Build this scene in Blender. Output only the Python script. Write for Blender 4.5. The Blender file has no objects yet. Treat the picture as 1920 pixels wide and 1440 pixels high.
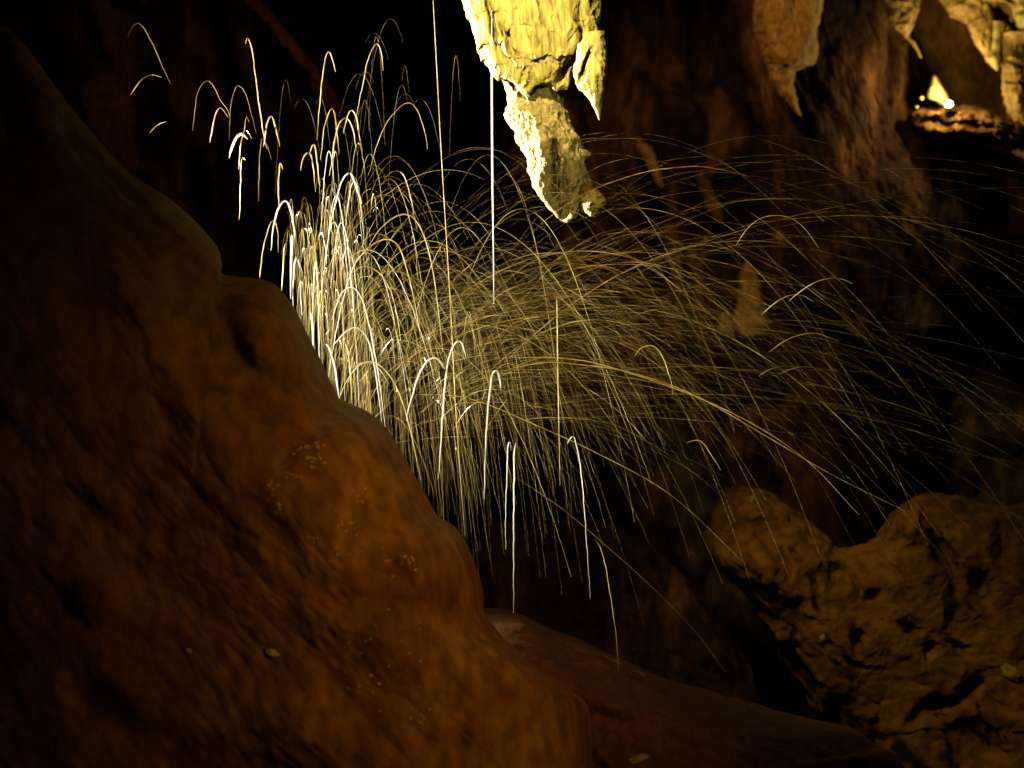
import bpy, math, random
import numpy as np
from mathutils import Vector

S = bpy.context.scene
rng = np.random.default_rng(7)
random.seed(7)

# ------------------------------------------------------------------ camera
K = 0.36 / 960.0                       # half width 0.36 at 1 m (50 mm lens, 36 mm sensor)


def P(px, py, D):
    """photo pixel (1920x1440) at distance D -> point of the cave"""
    return Vector(((px - 960) * K * D, D, (720 - py) * K * D))


cd = bpy.data.cameras.new('camera')
cam = bpy.data.objects.new('camera', cd)
S.collection.objects.link(cam)
cam.location = (0, 0, 0)
cam.rotation_euler = (math.radians(90), 0, 0)
cd.lens = 50
cd.sensor_width = 36
cd.clip_end = 200
cd.clip_start = 0.05
cd.dof.use_dof = True
cd.dof.focus_distance = 5.95
cd.dof.aperture_fstop = 1.5
S.camera = cam

# ------------------------------------------------------------------ world and lamps
w = bpy.data.worlds.new("World")
S.world = w
w.use_nodes = True
w.node_tree.nodes['Background'].inputs[0].default_value = (0.75, 0.55, 0.8, 1)
w.node_tree.nodes['Background'].inputs[1].default_value = 0.0015
S.view_settings.view_transform = 'Standard'
S.view_settings.look = 'None'
S.view_settings.exposure = 0
S.view_settings.gamma = 1
S.cycles.diffuse_bounces = 0
S.cycles.glossy_bounces = 1
S.cycles.transmission_bounces = 2
S.cycles.max_bounces = 3


def spot(name, loc, target, power, col, cone, blend=0.3, radius=0.05):
    l = bpy.data.lights.new(name, 'SPOT')
    l.energy = power
    l.color = col
    l.spot_size = math.radians(cone)
    l.spot_blend = blend
    l.shadow_soft_size = radius
    o = bpy.data.objects.new(name, l)
    S.collection.objects.link(o)
    o.location = loc
    o.rotation_euler = (Vector(target) - Vector(loc)).to_track_quat('-Z', 'Y').to_euler()
    return o


# the cave's own floodlights, outside the frame or behind the rocks; the glint light is added
spot('spray_floodlight', P(-420, 460, 8.2), P(1080, 400, 5.8), 13000, (1, .90, .54), 44, .85, .05)
spot('stalactite_floodlight', P(450, -760, 4.3), P(1010, 60, 6.4), 660, (1, .76, .24), 20, .3, .03)
spot('stalactite_fill', P(700, -250, 3.6), P(1030, 300, 6.5), 150, (1, .80, .26), 16, .5, .05)
spot('slope_floodlight', P(2300, -100, 2.5), P(980, 930, 4.6), 150, (1, .47, .03), 49, 1, .8)
spot('slope_glint_helper', P(1200, -500, 3.6), P(640, 960, 4.6), 9, (1, .52, .10), 17, .9, .015)  # added hard light, only to draw sparkles from the wet slope
spot('boulder_floodlight', P(900, -300, 5.0), P(1560, 1130, 7.5), 190, (1, .56, .07), 30, .7, .4)
spot('back_wall_floodlight', P(1100, -500, 8.0), P(1420, 420, 12.5), 160, (1, .49, .11), 55, .9, .2)
spot('drapery_floodlight', P(1500, 350, 8.0), P(1850, 60, 10.2), 200, (1, .68, .16), 22, .6, .1)


def point(name, loc, power, col, radius):
    l = bpy.data.lights.new(name, 'POINT')
    l.energy = power
    l.color = col
    l.shadow_soft_size = radius
    o = bpy.data.objects.new(name, l)
    S.collection.objects.link(o)
    o.location = loc


# added weak ambient fill behind the camera, in place of bounced light
point('ambient_fill', (0.5, -2.5, 1.2), 14, (.85, .42, .50), .8)


# ------------------------------------------------------------------ noise
def _h(ix, iy, iz, seed):
    n = (ix * 374761393 + iy * 668265263 + iz * 2147483647 + seed * 1274126177) & 0xFFFFFFFF
    n = ((n ^ (n >> 13)) * 1274126177) & 0xFFFFFFFF
    n = n ^ (n >> 16)
    return (n & 0xFFFFFF) / float(0xFFFFFF) * 2 - 1


def vn(p, seed=0):
    i = np.floor(p).astype(np.int64)
    f = p - i
    f = f * f * f * (f * (f * 6 - 15) + 10)
    r = 0
    for a in (0, 1):
        wa = f[:, 0] if a else 1 - f[:, 0]
        for b in (0, 1):
            wb = f[:, 1] if b else 1 - f[:, 1]
            for c in (0, 1):
                wc = f[:, 2] if c else 1 - f[:, 2]
                r = r + wa * wb * wc * _h(i[:, 0] + a, i[:, 1] + b, i[:, 2] + c, seed)
    return r


def fbm(p, octs=5, seed=0, gain=0.5, ridged=False):
    r = np.zeros(len(p))
    a = 1.0
    for k in range(octs):
        v = vn(p * (2.03 ** k) + 17.3 * k, seed + k)
        if ridged:
            v = 1 - 2 * np.abs(v)
        r += a * v
        a *= gain
    return r


# ------------------------------------------------------------------ materials
def nodes(name):
    m = bpy.data.materials.new(name)
    m.use_nodes = True
    nt = m.node_tree
    return m, nt, nt.nodes['Principled BSDF']


def rock_mat(name, c1, c2, c3, scale=3.0, stretch=(1, 1, 1), rough=.6, bump=.5, bscale=18, spec=.5, pits=0.0, lean=0.0):
    m, nt, b = nodes(name)
    N, L = nt.nodes.new, nt.links.new
    tc = N('ShaderNodeTexCoord')
    mp = N('ShaderNodeMapping')
    mp.inputs['Scale'].default_value = stretch
    mp.inputs['Rotation'].default_value = (0, lean, 0)
    L(tc.outputs['Object'], mp.inputs['Vector'])
    n1 = N('ShaderNodeTexNoise')
    n1.inputs['Scale'].default_value = scale
    n1.inputs['Detail'].default_value = 8
    n1.inputs['Roughness'].default_value = .62
    n1.inputs['Distortion'].default_value = .3
    L(mp.outputs[0], n1.inputs['Vector'])
    r = N('ShaderNodeValToRGB')
    e = r.color_ramp.elements
    e[0].position = .34
    e[0].color = (*c1, 1)
    e[1].position = .68
    e[1].color = (*c3, 1)
    x = e.new(.5)
    x.color = (*c2, 1)
    L(n1.outputs['Fac'], r.inputs[0])
    col = r.outputs[0]
    n3 = N('ShaderNodeTexNoise')
    n3.inputs['Scale'].default_value = scale * 9
    n3.inputs['Detail'].default_value = 5
    L(mp.outputs[0], n3.inputs['Vector'])
    mx = N('ShaderNodeMix')
    mx.data_type = 'RGBA'
    mx.blend_type = 'MULTIPLY'
    r3 = N('ShaderNodeMapRange')
    r3.inputs[1].default_value = .35
    r3.inputs[2].default_value = .65
    r3.inputs[3].default_value = .55
    r3.inputs[4].default_value = 1.15
    L(n3.outputs['Fac'], r3.inputs[0])
    mx.inputs[0].default_value = 1
    L(col, mx.inputs[6])
    L(r3.outputs[0], mx.inputs[7])
    col = mx.outputs[2]
    if pits:
        v = N('ShaderNodeTexNoise')
        v.inputs['Scale'].default_value = pits
        v.inputs['Detail'].default_value = 4
        v.inputs['Distortion'].default_value = 1.2
        L(mp.outputs[0], v.inputs['Vector'])
        rr = N('ShaderNodeMapRange')
        rr.inputs[1].default_value = .34
        rr.inputs[2].default_value = .40
        L(v.outputs['Fac'], rr.inputs[0])
        m2 = N('ShaderNodeMix')
        m2.data_type = 'RGBA'
        L(rr.outputs[0], m2.inputs[0])
        m2.inputs[6].default_value = (.02, .013, .008, 1)
        L(col, m2.inputs[7])
        col = m2.outputs[2]
    L(col, b.inputs['Base Color'])
    n2 = N('ShaderNodeTexNoise')
    n2.inputs['Scale'].default_value = bscale
    n2.inputs['Detail'].default_value = 8
    n2.inputs['Roughness'].default_value = .7
    L(mp.outputs[0], n2.inputs['Vector'])
    bp = N('ShaderNodeBump')
    bp.inputs['Strength'].default_value = bump
    bp.inputs['Distance'].default_value = .03
    L(n2.outputs['Fac'], bp.inputs['Height'])
    L(bp.outputs[0], b.inputs['Normal'])
    # wet sheen varies over the stone
    rm = N('ShaderNodeMapRange')
    rm.inputs[1].default_value = .4
    rm.inputs[2].default_value = .6
    rm.inputs[3].default_value = rough
    rm.inputs[4].default_value = min(1, rough + .3)
    L(n1.outputs['Fac'], rm.inputs[0])
    L(rm.outputs[0], b.inputs['Roughness'])
    b.inputs['Specular IOR Level'].default_value = spec
    return m


M = {}
M['slope'] = rock_mat('wet_flowstone', (.15, .062, .014), (.28, .142, .03), (.44, .27, .05), 1.5, (1.5, 1, .7), .5, .2, 11, .16, lean=.5)
M['mound'] = rock_mat('wet_gold_flowstone', (.16, .08, .025), (.28, .16, .045), (.40, .25, .07), 2.2, (1.2, 1, .9), .33, .4, 12, .5, lean=.5)
M['red'] = rock_mat('red_stone', (.12, .035, .012), (.22, .075, .025), (.34, .15, .05), 2.4, (1, 1, 1), .5, .6, 14, .5)
M['pitted'] = rock_mat('pitted_limestone', (.22, .13, .05), (.34, .20, .06), (.46, .27, .07), 1.7, (1, 1, 1), .6, .5, 14, .3, pits=3.6)
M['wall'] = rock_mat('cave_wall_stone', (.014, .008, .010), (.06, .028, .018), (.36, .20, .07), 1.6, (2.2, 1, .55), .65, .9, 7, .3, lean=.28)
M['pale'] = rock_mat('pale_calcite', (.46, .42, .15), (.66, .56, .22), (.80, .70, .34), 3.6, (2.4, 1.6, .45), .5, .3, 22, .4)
M['pale_shaded'] = rock_mat('shaded_grey_calcite', (.32, .26, .13), (.44, .37, .20), (.54, .46, .28), 4, (1, 1, .8), .6, .35, 26, .3)  # greyer calcite, darkened further to stand in for shade low on the stalactite
M['rib'] = rock_mat('dim_rib_stone', (.10, .05, .02), (.22, .12, .04), (.34, .19, .06), 3, (2, 1, .6), .6, .5, 14, .3)
M['amber'] = rock_mat('amber_calcite', (.30, .20, .08), (.55, .38, .14), (.72, .52, .22), 2.6, (2.2, 1.4, .6), .5, .7, 14, .4)


def flat(name, col, rough=.5, metal=0):
    m, nt, b = nodes(name)
    N, L = nt.nodes.new, nt.links.new
    n = N('ShaderNodeTexNoise')
    n.inputs['Scale'].default_value = 60
    mx = N('ShaderNodeMix')
    mx.data_type = 'RGBA'
    mx.inputs[6].default_value = (*[c * .7 for c in col], 1)
    mx.inputs[7].default_value = (*col, 1)
    L(n.outputs['Fac'], mx.inputs[0])
    L(mx.outputs[2], b.inputs['Base Color'])
    b.inputs['Roughness'].default_value = rough
    b.inputs['Metallic'].default_value = metal
    return m


M['metal'] = flat('lamp_metal', (.08, .08, .08), .45, .8)
m = bpy.data.materials.new('glowing_bulb')
m.use_nodes = True
m.node_tree.nodes.clear()
em = m.node_tree.nodes.new('ShaderNodeEmission')
em.inputs[0].default_value = (1, .80, .38, 1)
em.inputs[1].default_value = 420
ou = m.node_tree.nodes.new('ShaderNodeOutputMaterial')
m.node_tree.links.new(em.outputs[0], ou.inputs[0])
M['bulb'] = m


def water_mat(name, ca, cb, cc, scale):
    """drop trails as water threads, tinted to stand in for lamplight colours: they scatter the lamplight through and back"""
    m = bpy.data.materials.new(name)
    m.use_nodes = True
    nt = m.node_tree
    nt.nodes.clear()
    N, L = nt.nodes.new, nt.links.new
    o = N('ShaderNodeOutputMaterial')
    d = N('ShaderNodeBsdfDiffuse')
    t = N('ShaderNodeBsdfTranslucent')
    g = N('ShaderNodeBsdfGlossy')
    g.inputs['Roughness'].default_value = .25
    tc = N('ShaderNodeTexCoord')
    n = N('ShaderNodeTexNoise')
    n.inputs['Scale'].default_value = scale
    n.inputs['Detail'].default_value = 2
    L(tc.outputs['Object'], n.inputs['Vector'])
    r = N('ShaderNodeValToRGB')
    e = r.color_ramp.elements
    e[0].position = .38
    e[0].color = (*ca, 1)
    e[1].position = .64
    e[1].color = (*cc, 1)
    x = e.new(.5)
    x.color = (*cb, 1)
    L(n.outputs['Fac'], r.inputs[0])
    L(r.outputs[0], d.inputs[0])
    L(r.outputs[0], t.inputs[0])
    m1 = N('ShaderNodeMixShader')
    m1.inputs[0].default_value = .5
    m2 = N('ShaderNodeMixShader')
    m2.inputs[0].default_value = .12
    L(d.outputs[0], m1.inputs[1])
    L(t.outputs[0], m1.inputs[2])
    L(m1.outputs[0], m2.inputs[1])
    L(g.outputs[0], m2.inputs[2])
    L(m2.outputs[0], o.inputs[0])
    return m


M['w_white'] = water_mat('white_lit_water', (.9, .9, .98), (.94, .94, 1), (.96, .96, .97), 8)
M['w_gold'] = water_mat('gold_lit_water', (.68, .54, .17), (.84, .74, .38), (.93, .89, .70), 14)
M['w_amber'] = water_mat('amber_lit_water', (.50, .29, .10), (.62, .50, .18), (.78, .70, .42), 16)
M['w_olive'] = water_mat('olive_lit_water', (.42, .44, .06), (.62, .36, .16), (.70, .66, .36), 18)
M['w_grey'] = water_mat('grey_lit_water', (.38, .28, .26), (.50, .38, .22), (.62, .54, .42), 10)


# ------------------------------------------------------------------ object helpers
def link(name, V, F, mat, parent=None, smooth=True):
    me = bpy.data.meshes.new(name)
    V = np.asarray(V, dtype=np.float64)
    base = np.zeros(3)
    if parent is None:
        base = V.mean(axis=0)
    else:
        base = np.array(parent.location)
    me.from_pydata((V - base).tolist(), [], F if isinstance(F, list) else F.tolist())
    if smooth:
        me.polygons.foreach_set('use_smooth', [True] * len(me.polygons))
    me.materials.append(mat)
    me.update()
    o = bpy.data.objects.new(name, me)
    S.collection.objects.link(o)
    if parent is None:
        o.location = base
    else:
        o.parent = parent
    return o


def tag(o, label, cat=None, group=None, kind=None):
    if label:
        o['label'] = label
    if cat:
        o['category'] = cat
    if group:
        o['group'] = group
    if kind:
        o['kind'] = kind
    return o


def empty(name, loc, label, cat, group=None):
    o = bpy.data.objects.new(name, None)
    S.collection.objects.link(o)
    o.location = loc
    o.empty_display_size = .1
    return tag(o, label, cat, group)


def grid_faces(nr, nc, wrap=True):
    r = np.arange(nr - 1)[:, None]
    c = np.arange(nc if wrap else nc - 1)[None, :]
    c2 = (c + 1) % nc
    a = r * nc + c
    b = r * nc + c2
    d = (r + 1) * nc + c2
    e = (r + 1) * nc + c
    return np.stack([a, b, d, e], -1).reshape(-1, 4)


def smooth_closed(pts, n):
    """resample a closed outline (Catmull-Rom) to n points"""
    p = np.array(pts, float)
    m = len(p)
    out = []
    for i in range(m):
        p0, p1, p2, p3 = p[(i - 1) % m], p[i], p[(i + 1) % m], p[(i + 2) % m]
        for t in np.linspace(0, 1, 24, endpoint=False):
            out.append(.5 * ((2 * p1) + (-p0 + p2) * t + (2 * p0 - 5 * p1 + 4 * p2 - p3) * t * t + (-p0 + 3 * p1 - 3 * p2 + p3) * t ** 3))
    q = np.array(out)
    d = np.r_[0, np.cumsum(np.linalg.norm(np.roll(q, -1, 0) - q, axis=1))]
    q = np.vstack([q, q[:1]])
    s = np.linspace(0, d[-1], n, endpoint=False)
    return np.stack([np.interp(s, d, q[:, k]) for k in (0, 1)], 1)


def blob(name, outline, centre, D, T, mat, parent=None, n=420, rings=150, bumps=(), amp=.05, freq=2.0, stretch=(1, 1, 1),
         edge=2.5, back=.6, tilt=(0, 0), power=2.2, seed=1, octs=6, fine=0.0, finefreq=12, lean=0.0):
    """a solid rock: its outline, swelling T metres towards the camera and T*back away from it"""
    o = smooth_closed(outline, n)
    c = np.array(centre, float)
    rf = np.sin(np.linspace(.004, 1, rings) * math.pi / 2) ** 1.15
    rb = rf[::-1][1:]
    R = np.r_[rf, rb]
    side = np.r_[np.ones(len(rf)), -np.ones(len(rb))]
    Q = c + (o - c)[None, :, :] * R[:, None, None]                 # (rows, n, 2) pixels
    f = (1 - np.clip(R, 0, 1) ** power) ** (1 / power)
    dep = np.where(side > 0, -T * f, T * back * f)[:, None] * np.ones((1, n))
    px, py = Q[..., 0], Q[..., 1]
    dep = dep + tilt[0] * (px - c[0]) / 1000 + tilt[1] * (py - c[1]) / 1000
    for (bx, by, rx, ry, ang, h, *pw) in bumps:
        a = math.radians(ang)
        u = (px - bx) * math.cos(a) + (py - by) * math.sin(a)
        v = -(px - bx) * math.sin(a) + (py - by) * math.cos(a)
        g = np.exp(-((u / rx) ** 2 + (v / ry) ** 2) ** (pw[0] if pw else 1))
        dep = dep - np.where(side[:, None] > 0, h * g, 0)
    Dp = D + dep
    X = (px - 960) * K * Dp
    Z = (720 - py) * K * Dp
    pts = np.stack([X, Dp, Z], -1).reshape(-1, 3)
    q = pts.copy()
    cs, sn = math.cos(lean), math.sin(lean)
    q = np.stack([q[:, 0] * cs + q[:, 2] * sn, q[:, 1], -q[:, 0] * sn + q[:, 2] * cs], 1) * np.array(stretch)
    nz = fbm(q * freq, octs, seed)
    if fine:
        nz = nz + fine / amp * fbm(q * finefreq, 4, seed + 40, ridged=True) * .5
    Df = Dp.reshape(-1) + nz * amp * np.where(np.repeat(side, n) > 0, 1, .4)
    # small in-plane roughness of the outline, in pixels
    ex = fbm(q * freq * 4 + 9.1, 5, seed + 11) * edge
    ey = fbm(q * freq * 4 - 5.3, 5, seed + 23) * edge
    pxf, pyf = px.reshape(-1) + ex, py.reshape(-1) + ey
    V = np.stack([(pxf - 960) * K * Df, Df, (720 - pyf) * K * Df], 1)
    F = grid_faces(len(R), n)
    F = F.tolist()
    F.append(list(range(n))[::-1])
    last = (len(R) - 1) * n
    F.append([last + i for i in range(n)])
    return link(name, V, F, mat, parent)


def hang(name, rows, D, mat, parent=None, nc=160, nr=170, flat=.8, amp=.02, freq=6, vs=.25, seed=3, lean=0, dtop=0.0, ridged=True,
         edge=.4, octs=6, marks=(), zrag=.014):
    """a hanging stone: rows of (y, x left, x right) in pixels, oval cross-section flat*width deep"""
    r = np.array(rows, float)
    ys = np.linspace(r[0, 0], r[-1, 0], nr)
    xl = np.interp(ys, r[:, 0], r[:, 1])
    xr = np.interp(ys, r[:, 0], r[:, 2])
    th = np.linspace(0, 2 * math.pi, nc, endpoint=False)
    mid, half = (xl + xr) / 2, (xr - xl) / 2
    px = mid[:, None] + half[:, None] * np.cos(th)[None, :]
    tt = np.linspace(0, 1, nr)[:, None]
    Dp = D + dtop * (1 - tt) - flat * half[:, None] * K * D * np.sin(th)[None, :]
    py = np.repeat(ys[:, None], nc, 1)
    for (bx, by, rx, ry, ang, h) in marks:
        a = math.radians(ang)
        u = (px - bx) * math.cos(a) + (py - by) * math.sin(a)
        v = -(px - bx) * math.sin(a) + (py - by) * math.cos(a)
        Dp = Dp - np.where(np.sin(th)[None, :] > 0, h * np.exp(-((u / rx) ** 2 + (v / ry) ** 2)), 0)
    X, Z = (px - 960) * K * Dp, (720 - py) * K * Dp
    pts = np.stack([X, Dp, Z], -1).reshape(-1, 3)
    cs, sn = math.cos(lean), math.sin(lean)
    q = np.stack([pts[:, 0] * cs + pts[:, 2] * sn, pts[:, 1], (-pts[:, 0] * sn + pts[:, 2] * cs) * vs], 1)
    nz = fbm(q * freq, octs, seed, .55, ridged)
    nrm = np.stack([np.cos(th)[None, :].repeat(nr, 0) * edge, -np.sin(th)[None, :].repeat(nr, 0), np.zeros((nr, nc))], -1).reshape(-1, 3)
    fade = np.minimum(1, half / 14.0)[:, None].repeat(nc, 1).reshape(-1)
    rag = fbm(pts * 26 + 3.3, 4, seed + 5)
    V = pts + nrm * (nz * amp * fade)[:, None]
    V[:, 0] += rag * .006 * fade
    V[:, 2] += fbm(pts * 14 + 8, 4, seed + 9) * zrag * fade * (.3 + .7 * np.repeat(tt[:, 0], nc))
    F = grid_faces(nr, nc).tolist()
    F.append(list(range(nc))[::-1])
    F.append([(nr - 1) * nc + i for i in range(nc)])
    return link(name, V, F, mat, parent)


# ------------------------------------------------------------------ the cave itself
def cave_shell():
    # back wall, curving round at both sides and over to a ceiling and a floor
    nu, nv = 520, 340
    u = np.linspace(-1, 1, nu)
    v = np.linspace(-1, 1, nv)
    U, Vv = np.meshgrid(u, v)
    px = 1000 + U * 2600
    py = 720 - Vv * 2000
    D = 13.2 - 5.5 * np.abs(U) ** 3 - 4.5 * np.abs(Vv) ** 3
    X = (px - 960) * K * D
    Z = (720 - py) * K * D
    pts = np.stack([X, D, Z], -1).reshape(-1, 3)
    a = .27
    q = np.stack([pts[:, 0] * math.cos(a) + pts[:, 2] * math.sin(a), pts[:, 1] * 0 + 2, (-pts[:, 0] * math.sin(a) + pts[:, 2] * math.cos(a)) * .33], 1)
    nz = fbm(q * 1.0, 6, 5, .55, True) * .42 + fbm(pts * .45, 4, 9) * .6
    pts[:, 1] -= nz
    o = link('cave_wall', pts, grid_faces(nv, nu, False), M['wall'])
    tag(o, None, None, None, 'structure')
    # floor and ceiling sheets carry on behind the camera
    for nm, z, sgn in (('cave_floor', -4.6, 1), ('cave_ceiling', 5.4, -1)):
        n = 160
        gx, gy = np.meshgrid(np.linspace(-14, 14, n), np.linspace(-8, 13, n))
        p = np.stack([gx, gy, np.zeros_like(gx) + z], -1).reshape(-1, 3)
        p[:, 2] += fbm(p * .6, 5, 31 + sgn) * .5
        f = grid_faces(n, n, False)
        o = link(nm, p, f, M['wall'])
        tag(o, None, None, None, 'structure')


cave_shell()

# ---- the big wet slope on the left
slope = blob('flowstone_slope', [(-420, -260), (-60, 10), (20, 60), (80, 130), (150, 225), (235, 318), (300, 362), (352, 402), (398, 450), (413, 478),
                                 (416, 498), (412, 512), (440, 518), (475, 521), (515, 534), (548, 574), (572, 620), (592, 660), (612, 700), (632, 744), (652, 757), (690, 775), (728, 812),
                                 (756, 856), (782, 900), (804, 940), (822, 970), (846, 984), (868, 1010), (888, 1050), (900, 1090), (906, 1120), (910, 1150),
                                 (938, 1190), (972, 1222), (1018, 1256), (1052, 1280), (1078, 1302), (1102, 1330), (1110, 1440), (1120, 1900), (-420, 1900)], (330, 1080), 5.35, 1.05, M['slope'],
             bumps=[(665, 925, 200, 130, 42, .11, 2), (850, 1110, 130, 90, 62, .09, 2), (960, 1330, 190, 90, 50, .08, 2), (505, 610, 100, 62, 62, .13, 2),
                    (245, 545, 110, 42, 62, .11), (400, 800, 330, 60, 60, .09), (330, 640, 120, 40, 55, -.03), (440, 700, 120, 50, 40, -.04),
                    (180, 920, 50, 26, 40, .05), (170, 1120, 50, 40, 80, .05), (230, 1290, 60, 30, 50, .05), (560, 1370, 130, 80, 10, .10), (520, 1010, 120, 40, 60, -.04),
                    (380, 480, 40, 22, 50, .05), (270, 365, 230, 9, 47, .035), (170, 270, 180, 9, 48, .035), (350, 500, 90, 9, 42, .03), (740, 1200, 200, 50, 55, .04), (640, 1300, 160, 26, 55, -.03)],
             amp=.045, freq=1.4, stretch=(1.9, 1, .75), seed=8, lean=.65, edge=3, n=900, rings=270, octs=7, power=2.7, fine=.012, finefreq=8)
tag(slope, 'broad wet golden brown flowstone slope filling the left side, with sparkling wet spots', 'rock')

ledge = blob('rock_ledge', [(820, 1250), (880, 1150), (960, 1148), (1030, 1178), (1110, 1212), (1190, 1248), (1260, 1276), (1350, 1302), (1450, 1330), (1540, 1352),
                            (1600, 1368), (1650, 1402), (1700, 1450), (1780, 1800), (820, 1800)], (1180, 1480), 6.7, .9, M['red'],
             bumps=[(1110, 1215, 80, 9, 27, .05), (1180, 1262, 70, 8, 25, .05), (1200, 1340, 160, 26, 20, .07), (1400, 1400, 90, 40, 30, -.08)],
             amp=.09, freq=1.8, seed=21, edge=3, n=420, rings=150, fine=.01, finefreq=7)
tag(ledge, 'dark reddish rounded rock ledge running along the bottom, right of the golden mound', 'rock')

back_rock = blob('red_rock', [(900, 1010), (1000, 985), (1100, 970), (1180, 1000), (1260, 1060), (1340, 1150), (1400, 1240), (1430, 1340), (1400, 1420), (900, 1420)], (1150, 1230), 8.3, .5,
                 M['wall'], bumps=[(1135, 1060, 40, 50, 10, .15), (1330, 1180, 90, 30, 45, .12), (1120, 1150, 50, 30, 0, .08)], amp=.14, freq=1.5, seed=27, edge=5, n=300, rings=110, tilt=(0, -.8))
tag(back_rock, 'dim dark red rock behind the falling spray, above the rounded ledge', 'rock')

boulder = blob('pitted_boulder', [(1318, 1020), (1330, 975), (1350, 935), (1385, 915), (1430, 922), (1475, 955), (1530, 992), (1560, 1026), (1600, 1030), (1640, 1014),
                                  (1664, 985), (1690, 955), (1725, 928), (1780, 930), (1840, 944), (1920, 948), (2080, 960), (2300, 1100), (2300, 1800), (1660, 1800), (1668, 1440),
                                  (1610, 1400), (1556, 1352), (1520, 1318), (1478, 1240), (1440, 1180), (1415, 1130), (1372, 1085)], (1660, 1220), 8.4, .5, M['pitted'],
               bumps=[(1610, 1195, 10, 18, 0, -.14), (1700, 1175, 18, 16, 20, -.12), (1640, 1112, 12, 12, 0, -.1), (1835, 1095, 22, 34, -20, -.2), (1770, 1040, 14, 70, -30, -.16),
                      (1600, 1242, 24, 8, 20, -.12), (1765, 1322, 34, 12, -12, -.16), (1822, 1290, 14, 24, 30, -.12), (1505, 1260, 14, 62, -24, -.24), (1560, 1080, 16, 22, -30, -.1),
                      (1700, 1250, 60, 40, 0, -.05), (1880, 1030, 14, 50, 0, -.12), (1440, 1060, 70, 30, 40, .12), (1410, 960, 36, 30, 0, .1), (1710, 985, 40, 24, 50, .12), (1740, 1220, 12, 14, 0, -.12),
                      (1790, 1210, 24, 10, 40, -.1), (1720, 1340, 12, 14, 0, -.1), (1570, 1330, 12, 26, 0, -.1), (1850, 1400, 60, 50, 0, -.14)],
               amp=.04, freq=2.1, seed=33, edge=9, n=640, rings=230, fine=.02, finefreq=7, power=3.2)
tag(boulder, 'large golden brown pitted boulder with dark holes at the lower right', 'boulder')

# ---- pillar of dark rock and lamp niche at the upper right
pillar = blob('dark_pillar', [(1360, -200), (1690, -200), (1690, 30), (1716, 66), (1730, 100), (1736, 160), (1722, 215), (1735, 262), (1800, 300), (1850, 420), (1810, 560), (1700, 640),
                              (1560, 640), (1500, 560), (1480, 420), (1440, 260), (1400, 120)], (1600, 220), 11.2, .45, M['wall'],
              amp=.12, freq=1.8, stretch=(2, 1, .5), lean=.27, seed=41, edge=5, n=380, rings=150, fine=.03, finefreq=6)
tag(pillar, 'dark ribbed rock pillar on the back wall, left of the lit lamp niche', 'rock pillar')

niche = blob('niche_wall', [(1690, -200), (2200, -200), (2200, 420), (1900, 300), (1800, 250), (1715, 230), (1700, 100)], (1900, 80), 12.0, .4, M['slope'],
             amp=.05, freq=1.2, seed=44, n=240, rings=90, edge=2)
tag(niche, 'smooth brown rock face at the back of the lamp niche, upper right', 'rock')

nledge = blob('rock_ledge', [(1716, 214), (1745, 203), (1800, 203), (1850, 210), (1900, 222), (1990, 236), (2150, 300), (2150, 460), (1980, 330), (1900, 280), (1850, 268),
                             (1790, 256), (1740, 248), (1720, 236)], (1850, 238), 10.75, .4, M['rib'],
              bumps=[(1790, 230, 90, 7, 3, -.12), (1900, 245, 60, 8, 20, .12)], amp=.08, freq=4, seed=46, n=300, rings=90, edge=7, fine=.025, finefreq=9)
tag(nledge, 'thin brown stone ledge holding the glowing lamp, upper right', 'rock')

st = blob('pale_stone', [(1750, 139), (1744, 160), (1739, 172), (1740, 184), (1756, 192), (1770, 199), (1780, 196), (1779, 184), (1768, 164), (1758, 148)], (1757, 174), 10.55, .07,
          M['pale'], n=90, rings=40, amp=.006, freq=8, edge=1, seed=51)
tag(st, 'bright pointed pale stone standing just left of the lamp', 'stone')
for i, (x, y, r_, lb) in enumerate([(1728, 184, 4, 'tiny glowing yellow pebble on the ledge tip left of the pointed stone'), (1719, 201, 3, 'tiny dim pebble at the left end of the lamp ledge')]):
    a = np.linspace(0, 2 * math.pi, 9, endpoint=False)
    o = blob('pebble', [(x + r_ * math.cos(t) * (1 + .2 * math.sin(3 * t)), y + r_ * .9 * math.sin(t)) for t in a], (x, y), 10.5, .02, M['pale'], n=32, rings=14, amp=.002, freq=20, edge=.3, seed=60 + i)
    tag(o, lb, 'pebble')

# lamp: a small floodlight lying on the ledge
L0 = P(1779, 195, 10.35)
lamp = empty('cave_lamp', P(1779, 206, 10.35), 'small round floodlight glowing white on the stone ledge at the upper right', 'lamp')


def lathe(name, prof, loc, direc, mat, parent, n=24):
    q = Vector(direc).to_track_quat('Z', 'Y')
    V, nr = [], len(prof)
    for (r_, h) in prof:
        for k in range(n):
            a = 2 * math.pi * k / n
            V.append(list(Vector(loc) + q @ Vector((r_ * math.cos(a), r_ * math.sin(a), h))))
    return link(name, np.array(V), grid_faces(nr, n).tolist(), mat, parent)


ld = Vector((-.25, -.75, .35)).normalized()
bulb = lathe('bulb', [(.0005, .021), (.011, .019), (.019, .011), (.022, 0), (.019, -.010), (.010, -.017), (.0005, -.018)], L0, ld, M['bulb'], lamp)
lathe('housing', [(.029, -.002), (.031, -.002), (.030, -.022), (.020, -.04), (.009, -.047), (.0005, -.048), (.0005, -.044), (.017, -.036), (.026, -.020), (.029, -.002)], L0, ld, M['metal'], lamp)
lathe('stem', [(.0005, .0), (.006, .0), (.006, .055), (.0005, .055)], P(1779, 206, 10.35) + Vector((.01, .03, -.02)), (0, 0, 1), M['metal'], lamp, 10)

point('cave_lamp_light', P(1774, 178, 10.27), 15, (1, .66, .2), .02)

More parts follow.
